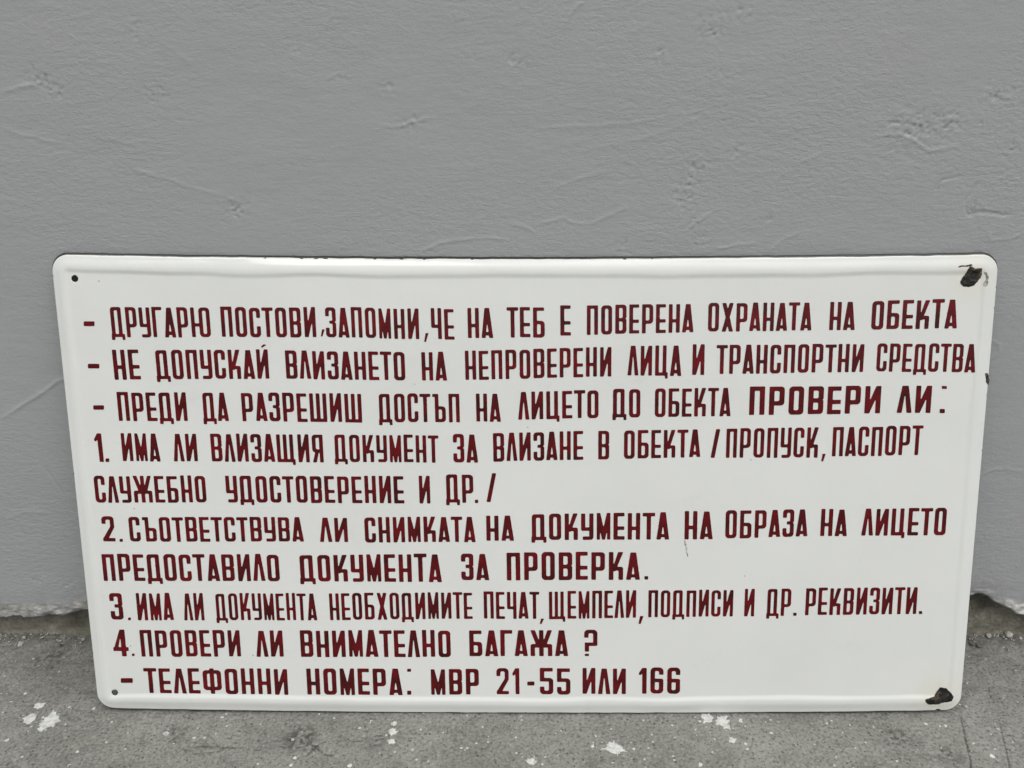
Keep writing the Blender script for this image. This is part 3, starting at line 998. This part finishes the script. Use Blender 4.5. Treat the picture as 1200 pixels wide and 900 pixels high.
def simplify(lp, tol):
    pts = np.array(lp)

    def dp(i, j):
        if j <= i + 1:
            return []
        a, b = pts[i], pts[j]
        ab = b - a
        L = math.hypot(*ab)
        seg = pts[i + 1:j] - a
        d = np.abs(seg[:, 0] * ab[1] - seg[:, 1] * ab[0]) / L if L > 1e-9 else np.hypot(seg[:, 0], seg[:, 1])
        k = int(d.argmax())
        if d[k] < tol:
            return []
        m = i + 1 + k
        return dp(i, m) + [m] + dp(m, j)
    n = len(pts)
    h = int(np.hypot(*(pts - pts[0]).T).argmax())
    pts2 = np.concatenate([pts, pts[:1]])
    pts = pts2
    idx = [0] + dp(0, h) + [h] + dp(h, n)
    return [tuple(pts[k]) for k in idx]


# ------------------------------------------------------------------ the hand-cut alphabet
WIDTH = dict(zip('ОПДРУГАЮСТВИЗМНЧЕБХКЙЛЦЩШЪЯЖФ123456?',
                 [.98, 1, 1.1, 1, 1, .93, 1.03, 1.75, .97, 1.0, 1, 1.03, .97, 1.1, 1, .95, .9, 1, 1.03, 1.06, 1.03, 1.0, 1.15, 1.65, 1.5, 1.2, 1.0, 1.68, 1.42,
                  .62, 1.05, 1.0, 1.12, 1.03, 1.0, 1.05]))
NCELL = 72


def glyph(ch, w, s):
    c = 1.0 / NCELL
    x0, x1, y0, y1 = -0.12, w + 0.12, -0.2, 1.24
    if ch in '-.':
        x0, x1, y0, y1 = -0.3, w + 0.3, -0.3, 1.3
    gx = np.arange(x0, x1 + c, c)
    gy = np.arange(y0, y1 + c, c)
    X, Y = np.meshgrid(gx, gy)
    m = np.zeros(X.shape)
    sh = s * 0.86

    def cov(d):
        return np.clip(0.5 - d / c, 0, 1)

    def B(ax, ay, bx, by, tl=0.0, tr=0.0, br=0.0, bl=0.0):
        mx, my, hw, hh = (ax + bx) / 2, (ay + by) / 2, (bx - ax) / 2, (by - ay) / 2
        qx, qy = X - mx, Y - my
        r = np.where(qx > 0, np.where(qy > 0, tr, br), np.where(qy > 0, tl, bl))
        r = np.minimum(r, min(hw, hh))
        ux, uy = np.abs(qx) - hw + r, np.abs(qy) - hh + r
        return cov(np.hypot(np.maximum(ux, 0), np.maximum(uy, 0)) + np.minimum(np.maximum(ux, uy), 0) - r)

    def Pg(*p):
        d = np.full(X.shape, 1e9)
        ins = np.zeros(X.shape, bool)
        for (ax, ay), (bx, by) in zip(p, p[1:] + p[:1]):
            ex, ey = bx - ax, by - ay
            t = np.clip(((X - ax) * ex + (Y - ay) * ey) / (ex * ex + ey * ey + 1e-12), 0, 1)
            d = np.minimum(d, np.hypot(X - ax - t * ex, Y - ay - t * ey))
            cr = ((ay > Y) != (by > Y)) & (X < (bx - ax) * (Y - ay) / ((by - ay) if by != ay else 1e-12) + ax)
            ins ^= cr
        return cov(np.where(ins, -d, d))

    def add(q):
        nonlocal m
        m = np.maximum(m, q)

    def sub(q):
        nonlocal m
        m = np.minimum(m, 1 - q)
    ro, ri = 0.13, 0.05

    def ring(ax, ay, bx, by, tl=ro, tr=ro, br=ro, bl=ro):
        add(B(ax, ay, bx, by, tl, tr, br, bl))
        sub(B(ax + s, ay + sh, bx - s, by - sh, *(ri if v > 0.03 else 0.0 for v in (tl, tr, br, bl))))
    L = B(0, 0, s, 1)
    Rt = B(w - s, 0, w, 1)
    if ch == 'О':
        ring(0, 0, w, 1)
    elif ch == 'С':
        ring(0, 0, w, 1)
        sub(B(s, 0.375, w + .1, 0.655))
    elif ch == 'П':
        add(L), add(Rt), add(B(0, 1 - sh, w, 1, .03, .05))
    elif ch == 'Д':
        add(B(0, .05, w - .04, 1, .10, .06))
        sub(B(s, -.1, w - .04 - s, 1 - sh, .06, .03))
        add(B(-.02, 0, w + .03, sh * .95))
        add(B(-.02, -.10, s * .75, .02)), add(B(w + .03 - s * .75, -.10, w + .03, .02))
    elif ch == 'Р':
        ring(0, .33, w, 1, .02, .12, .12, 0)
        add(L)
    elif ch == 'Я':
        ring(0, .36, w, 1, .12, .02, 0, .12)
        add(Rt)
        add(Pg((0, 0), (s * 1.05, 0), (w * .62, .42), (w * .62 - s * .95, .42)))
    elif ch == 'У':
        add(B(0, .40, s, 1)), add(Rt)
        add(B(0, .345, w, .345 + sh, 0, 0, 0, .09)), add(B(w * .13, 0, w, sh, 0, 0, .12, 0))
        sub(B(w - .10, -.1, w + .1, .0))
        sub(1 - np.maximum(1 - (B(w - .12, 0, w + .1, .12)), B(w - .24, 0, w, .24, 0, 0, .11, 0)))
    elif ch == 'Ч':
        add(B(0, .42, s, 1)), add(Rt), add(B(0, .36, w, .36 + sh, 0, 0, 0, .10))
    elif ch == 'Г':
        add(L), add(B(0, 1 - sh, w, 1))
    elif ch == 'Т':
        add(B(w / 2 - s / 2, 0, w / 2 + s / 2, 1)), add(B(0, 1 - sh, w, 1))
    elif ch == 'Е':
        add(L), add(B(0, 1 - sh, w * .98, 1)), add(B(0, .365, w * .97, .365 + sh)), add(B(0, 0, w, sh))
    elif ch == 'Н':
        add(L), add(Rt), add(B(0, .36, w, .36 + sh))
    elif ch in 'ИЙ':
        q = s * .97
        add(B(0, 0, q, 1)), add(B(w - q, 0, w, 1)), add(Pg((0, 0), (q, 0), (w, 1), (w - q, 1)))
        if ch == 'Й':
            add(Pg((w * .42, 1.07), (w * .58, 1.055), (w * .98, 1.16), (w * .66, 1.165)))
    elif ch in 'АЛ':
        ap = s * .62
        q = s * 1.02
        add(Pg((0, 0), (w, 0), (w / 2 + ap, 1), (w / 2 - ap, 1)))
        if ch == 'Л':
            sub(Pg((q, -.01), (w - q, -.01), (w / 2 + .008, .66), (w / 2 - .008, .66)))
        else:
            sub(Pg((q, -.01), (w - q, -.01), (w / 2, .54)))
            add(Pg((q * .5, .085), (w - q * .5, .085), (w - q * .7, .2), (q * .7, .2)))
    elif ch == 'В':
        add(B(0, 0, w, 1, .02, .11, .12, .02))
        sub(B(s, sh, w - s, .46 - sh * .30, 0, ri, ri, 0)), sub(B(s, .46 + sh * .70, w - s, 1 - sh, 0, ri, ri, 0))
        sub(Pg((w + .02, .57), (w - .04, .52), (w + .02, .47)))
    elif ch == 'Б':
        ring(0, 0, w, .56, 0, .12, .12, .02)
        add(L), add(B(0, 1 - sh, w * .96, 1))
    elif ch == 'Ъ':
        k = w * .18
        ring(k, 0, w, .56, 0, .12, .12, .02)
        add(B(k, 0, k + s, 1)), add(B(0, 1 - sh, k + s, 1))
    elif ch in 'З3':
        ring(0, 0, w, 1, .11, .11, .12, .12)
        sub(B(-.1, .32, w - s, .70))
        add(B(w * .36, .455, w - s * .3, .455 + sh * .95))
        sub(Pg((w + .02, .575), (w - .045, .51), (w + .02, .455)))
    elif ch == 'М':
        q = min(s * .90, w * .245)
        add(B(0, 0, q, 1)), add(B(w - q, 0, w, 1))
        add(Pg((0, 1), (q * 1.08, 1), (w / 2, .46), (w - q * 1.08, 1), (w, 1), (w / 2 + q * .46, 0.0), (w / 2 - q * .46, 0.0)))
    elif ch == 'Х':
        add(Pg((0, 0), (s * 1.08, 0), (w, 1), (w - s * 1.08, 1))), add(Pg((w - s * 1.08, 0), (w, 0), (s * 1.08, 1), (0, 1)))
    elif ch == 'К':
        add(L)
        add(Pg((w - s * 1.12, 1), (w, 1), (s + .06, .30), (s * .6, .36), (s * .9, .46)))
        add(B(s * .5, .335, w, .335 + sh, 0, .09, 0, 0)), add(B(w - s, 0, w, .42, 0, .1, 0, 0))
    elif ch == 'Ж':
        add(B(w / 2 - s / 2, 0, w / 2 + s / 2, 1))
        add(Pg((0, 1), (s * 1.05, 1), (w / 2, .36), (w / 2 - s, .36))), add(Pg((w, 1), (w - s * 1.05, 1), (w / 2, .36), (w / 2 + s, .36)))
        add(B(0, 0, s, .43, .1)), add(B(w - s, 0, w, .43, 0, .1)), add(B(0, .33, w, .33 + sh, .1, .1))
    elif ch == 'Ц':
        k = w - .05
        add(L), add(B(k - s, 0, k, 1)), add(B(0, 0, w, sh)), add(B(w - s * .75, -.10, w, .05))
    elif ch in 'ШЩ':
        k = w - (.05 if ch == 'Щ' else 0)
        add(L), add(B(k / 2 - s / 2, 0, k / 2 + s / 2, 1)), add(B(k - s, 0, k, 1)), add(B(0, 0, w, sh))
        if ch == 'Щ':
            add(B(w - s * .75, -.10, w, .05))
    elif ch == 'Ю':
        k = w * .42
        ring(k, 0, w, 1)
        add(L), add(B(0, .36, k + s * .5, .36 + sh))
    elif ch == 'Ф':
        ring(0, .14, w, .93)
        add(B(w / 2 - s / 2, 0, w / 2 + s / 2, 1))
    elif ch == '1':
        add(Rt), add(Pg((0, .78), (w - s, 1), (w - s * .3, 1), (w - s * .5, .86), (s * .3, .70)))
    elif ch in '2?':
        ring(0, .3, w, 1, .14, .14, .1, .1)
        sub(B(-.1, -.1, w - s, .70))
        if ch == '2':
            sub(B(-.1, -.1, w + .1, .58))
            add(Pg((w - s, .60), (w, .60), (w, .56), (s * 1.12, .05), (0, .05), (0, .10)))
            add(B(0, 0, w, sh))
        else:
            sub(B(-.1, -.1, w + .1, .40))
            add(B(.02, .385, w, .385 + sh, 0, 0, .12, 0)), add(B(w - s, .44, w, .75)), add(B(.02, .17, .02 + s, .48)), add(B(.02, 0, .02 + s, .085))
    elif ch == '4':
        k = w * .84
        add(B(k - s, 0, k, 1))
        add(Pg((0, .22), (k - s * 1.05, 1), (k, 1), (k, .22)))
        sub(Pg((s * 1.15, .20 + sh), (k - s, .20 + sh), (k - s, .74)))
        add(B(0, .20, w, .20 + sh))
        sub(B(-.1, -.1, k - s, .20))
    elif ch == '5':
        ring(0, 0, w, .62, .02, .13, .13, .13)
        sub(B(-.1, .29, w - s, .62 - sh))
        add(B(0, .52, s, 1)), add(B(0, 1 - sh, w * .97, 1))
    elif ch == '6':
        ring(0, 0, w, 1, .15, .15, .15, .15)
        sub(B(s, .5, w + .1, .72))
        add(B(s * .5, .57 - sh, w, .57, 0, .1, 0, 0)), add(B(w - s, .1, w, .50))
    elif ch in '-.':
        add(B(0, 0, w, 1, .22, .22, .22, .22))
    elif ch == ',':
        add(Pg((0, 0), (w * .42, 0), (w, 1), (w * .30, 1)))
    elif ch == '/':
        add(Pg((0, 0), (s * .95, 0), (w, 1), (w - s * .95, 1)))
    return blur(m, 2), x0, y0, c


KERN = {'А': -.03, 'Л': -.035, 'Т': -.04, 'Г': -.02, 'Е': -.015, 'С': -.01, 'З': -.01, 'У': -.01}
rng = random.Random(11)


def letter_loops(word):
    """outlines of one stencilled word on the sign plane (mm)"""
    line, text, s, blx, bly, brx, bry, tlx, tly, trx, try_ = word
    bl, br, tl, tr = (np.array(v) for v in ((blx, bly), (brx, bry), (tlx, tly), (trx, try_)))
    hgt = (np.linalg.norm(tl - bl) + np.linalg.norm(tr - br)) / 2
    wid = (np.linalg.norm(br - bl) + np.linalg.norm(tr - tl)) / 2
    Lw = wid / hgt
    gaps = []
    nat = [WIDTH.get(ch, 1.0) for ch in text]
    g0 = .29 * Lw / (sum(nat) + .29 * max(len(text) - 1, 0))
    for a, b in zip(text, text[1:]):
        gaps.append(max(.035, g0 + KERN.get(a, 0) + KERN.get(b, 0)))
    k = (Lw - sum(gaps)) / sum(nat)
    if text not in ('-', '.', ',', '/'):
        s = min(s * 1.0, .342 * k)
    out, x = [], 0.0
    for n_, ch in enumerate(text):
        w = nat[n_] * k
        F, gx, gy, c = glyph(ch, w, s)
        dy, dh = rng.uniform(-.010, .010), rng.uniform(.988, 1.012)
        loops = []
        for lp in contours(F):
            lp = simplify(lp, 0.14)
            if len(lp) < 4:
                continue
            P = []
            for px, py in lp:
                sx = (x + gx + px * c) / Lw
                ty = (gy + py * c) * dh + dy
                p = (bl * (1 - sx) + br * sx) * (1 - ty) + (tl * (1 - sx) + tr * sx) * ty
                P.append(p)
            loops.append(P)
        out.append(loops)
        x += w + (gaps[n_] if n_ < len(gaps) else 0)
    return out


def area(P):
    P = np.array(P)
    x, y = P[:, 0], P[:, 1]
    return 0.5 * np.sum(x * np.roll(y, -1) - np.roll(x, -1) * y)


def inside(p, P):
    c = False
    for (ax, ay), (bx, by) in zip(P, P[1:] + P[:1]):
        if (ay > p[1]) != (by > p[1]) and p[0] < (bx - ax) * (p[1] - ay) / (by - ay) + ax:
            c = not c
    return c


def plates(loop_sets, top, bottom):
    """thin raised plates from outlines lying on the sign face"""
    V, Fc = [], []
    for loops in loop_sets:
        if not loops:
            continue
        srt = sorted(loops, key=lambda l: -abs(area(l)))
        groups = []
        for lp in srt:
            for g in groups:
                if inside(lp[0], [tuple(q) for q in g[0]]):
                    g.append(lp)
                    break
            else:
                groups.append([lp])
        for g in groups:
            polys = []
            for n_, lp in enumerate(g):
                if (area(lp) > 0) != (n_ == 0):
                    lp = lp[::-1]
                polys.append(lp)
            flat = [p for lp in polys for p in lp]
            hh = face_h([p[0] for p in flat], [p[1] for p in flat])
            k0, n = len(V), len(flat)
            for p, h in zip(flat, hh):
                V.append((p[0] / 1000, -(h + top) / 1000, p[1] / 1000))
            for p, h in zip(flat, hh):
                V.append((p[0] / 1000, -(h + bottom) / 1000, p[1] / 1000))
            for t in tessellate_polygon([[Vector((p[0], p[1], 0)) for p in lp] for lp in polys]):
                a, b, c = (flat[i] for i in t)
                cr = (b[0] - a[0]) * (c[1] - a[1]) - (b[1] - a[1]) * (c[0] - a[0])
                if abs(cr) < 1e-9:
                    continue
                t = t if cr > 0 else t[::-1]
                Fc.append([k0 + i for i in t])
            s0 = 0
            for lp in polys:
                m = len(lp)
                for i in range(m):
                    j = (i + 1) % m
                    Fc.append([k0 + s0 + j, k0 + s0 + i, k0 + n + s0 + i, k0 + n + s0 + j])
                s0 += m
    return V, Fc


for ln in range(1, 11):
    sets = []
    for wd_ in WORDS:
        if wd_[0] == ln:
            sets += letter_loops(wd_)
    V, Fc = plates(sets, 0.16, -0.2)
    me = bpy.data.meshes.new('lettering')
    me.from_pydata(V, [], Fc)
    me.update()
    obj('lettering', me, M_RED, sign)

# chips in the enamel: bare steel with a rough, slightly domed surface
for n_, pts in enumerate(CHIPS):
    us, vs = [p[0] for p in pts], [p[1] for p in pts]
    c = 0.22
    gx, gy = np.arange(min(us) - 2, max(us) + 2, c), np.arange(min(vs) - 2, max(vs) + 2, c)
    X, Y = np.meshgrid(gx, gy)
    Xw = X + 0.55 * fbm(X / 1.7, Y / 1.7, 3, 201 + n_)
    Yw = Y + 0.55 * fbm(X / 1.7, Y / 1.7, 3, 301 + n_)
    ins = np.zeros(X.shape, bool)
    for (ax, ay), (bx, by) in zip(pts, pts[1:] + pts[:1]):
        if ay != by:
            ins ^= ((ay > Yw) != (by > Yw)) & (Xw < (bx - ax) * (Yw - ay) / (by - ay) + ax)
    F = blur(ins.astype(float), 1)
    hh = face_h(X, Y)
    dome = 0.10 * np.clip(blur(ins.astype(float), 5) * 2 - 1, 0, 1)
    P = np.stack([X, -(hh + 0.07 + dome + 0.10 * fbm(X / 1.6, Y / 1.6, 3, 77)), Y], -1).reshape(-1, 3) / 1000
    idx = np.arange(X.size).reshape(X.shape)
    ok = (F[:-1, :-1] + F[:-1, 1:] + F[1:, 1:] + F[1:, :-1]) > 2
    q4 = np.stack([idx[:-1, :-1], idx[:-1, 1:], idx[1:, 1:], idx[1:, :-1]], -1)[ok]
    used = np.unique(q4)
    remap = np.zeros(X.size, int)
    remap[used] = np.arange(len(used))
    me = mesh_np('enamel_chip', P[used], remap[q4], True)
    obj('enamel_chip', me, M_WORN if n_ in (2, 6) else M_STEEL, sign)


# ------------------------------------------------------------------ loose stones in the gutter
def stone_mesh(r, seed):
    import bmesh
    bm = bmesh.new()
    bmesh.ops.create_icosphere(bm, subdivisions=3, radius=1)
    g = random.Random(seed)
    ax = (r * g.uniform(.85, 1.2), r * g.uniform(.8, 1.1), r * g.uniform(.6, .85))
    cuts = [(Vector((g.gauss(0, 1), g.gauss(0, 1), g.gauss(0, 1))).normalized(), g.uniform(.72, .9)) for _ in range(9)]
    for v in bm.verts:
        p = v.co.copy()
        for nrm, lim in cuts:
            k = p.dot(nrm)
            if k > lim:
                p -= nrm * (k - lim)
        v.co = Vector((p.x * ax[0], p.y * ax[1], p.z * ax[2])) / 1000
    me = bpy.data.meshes.new('pebble')
    bm.to_mesh(me)
    bm.free()
    for p in me.polygons:
        p.use_smooth = True
    return me


PEBBLE_LABELS = [
    (M_STONE, 'largest pale round pebble at the foot of the wall, right of the sign'),
    (M_STONE, 'pale pebble left of the largest one, right of the sign'),
    (M_DARKSTONE, 'small dark pebble just left of the largest pale pebble'),
    (M_DARKSTONE, 'dark pebble touching the shade at the right edge of the sign'),
    (M_DARKSTONE, 'dark pebble second from the right edge of the sign'),
    (M_STONE, 'tiny pale pebble rightmost of all, by the wall foot'),
    (M_STONE, 'pale pebble farthest left, standing off the wall foot'),
    (M_STONE, 'small pale pebble tucked under the wall foot at far left'),
    (M_STONE, 'small pale pebble by the left edge of the sign at the wall foot'),
    (M_DARKSTONE, 'small dark pebble between the far left stones and the sign'),
]
PEBBLE_LIST = [(*p, *l) for p, l in zip(PEBBLES, PEBBLE_LABELS)]
for n_, (px, py, r, mat, lab) in enumerate(PEBBLE_LIST):
    o = obj('pebble', stone_mesh(r, 40 + n_), mat)
    o.location = (px / 1000, py / 1000, GZ + (r * 0.45 + 0.5 + 2.6 * float(sstep(-9, 3, np.float64(py)))) / 1000)
    o.rotation_euler = (0, 0, n_ * 1.3)
    tag(o, lab, 'pebble', 'pebbles lying where the wall meets the ground')

# uncountable grit: one object
gv, gf = [], []
gr = random.Random(77)
for k in range(900):
    if k < 420:
        px = gr.choice([gr.uniform(-440, -345), gr.uniform(335, 440), gr.uniform(-345, 335)])
        py = 3 + gr.gauss(0, 4.5)
        py = min(py, 8)
    else:
        px, py = gr.uniform(-420, 420), gr.uniform(-170, -5)
    r = (abs(gr.gauss(0, .35)) + .22) * (1.7 if k < 420 else 1.0)
    if gr.random() < .05:
        r *= 2.0
    k0 = len(gv)
    zz = GZ * 1000 + r * .3 + 0.15 + 2.6 * float(sstep(-9, 3, np.float64(py)))
    for dx, dy, dz in ((1, 0, 0), (-1, 0, 0), (0, 1, 0), (0, -1, 0), (0, 0, .8), (0, 0, -.8)):
        gv.append(((px + r * (dx + gr.uniform(-.35, .35))) / 1000, (py + r * (dy + gr.uniform(-.35, .35))) / 1000, (zz + r * (dz + gr.uniform(-.2, .2))) / 1000))
    for a, b in ((0, 2), (2, 1), (1, 3), (3, 0)):
        gf.append((k0 + a, k0 + b, k0 + 4))
        gf.append((k0 + b, k0 + a, k0 + 5))
me = bpy.data.meshes.new('loose_grit')
me.from_pydata(gv, [], gf)
me.update()
tag(obj('loose_grit', me, M_GRIT), 'fine loose grit scattered over the concrete ground', None, None, 'stuff')
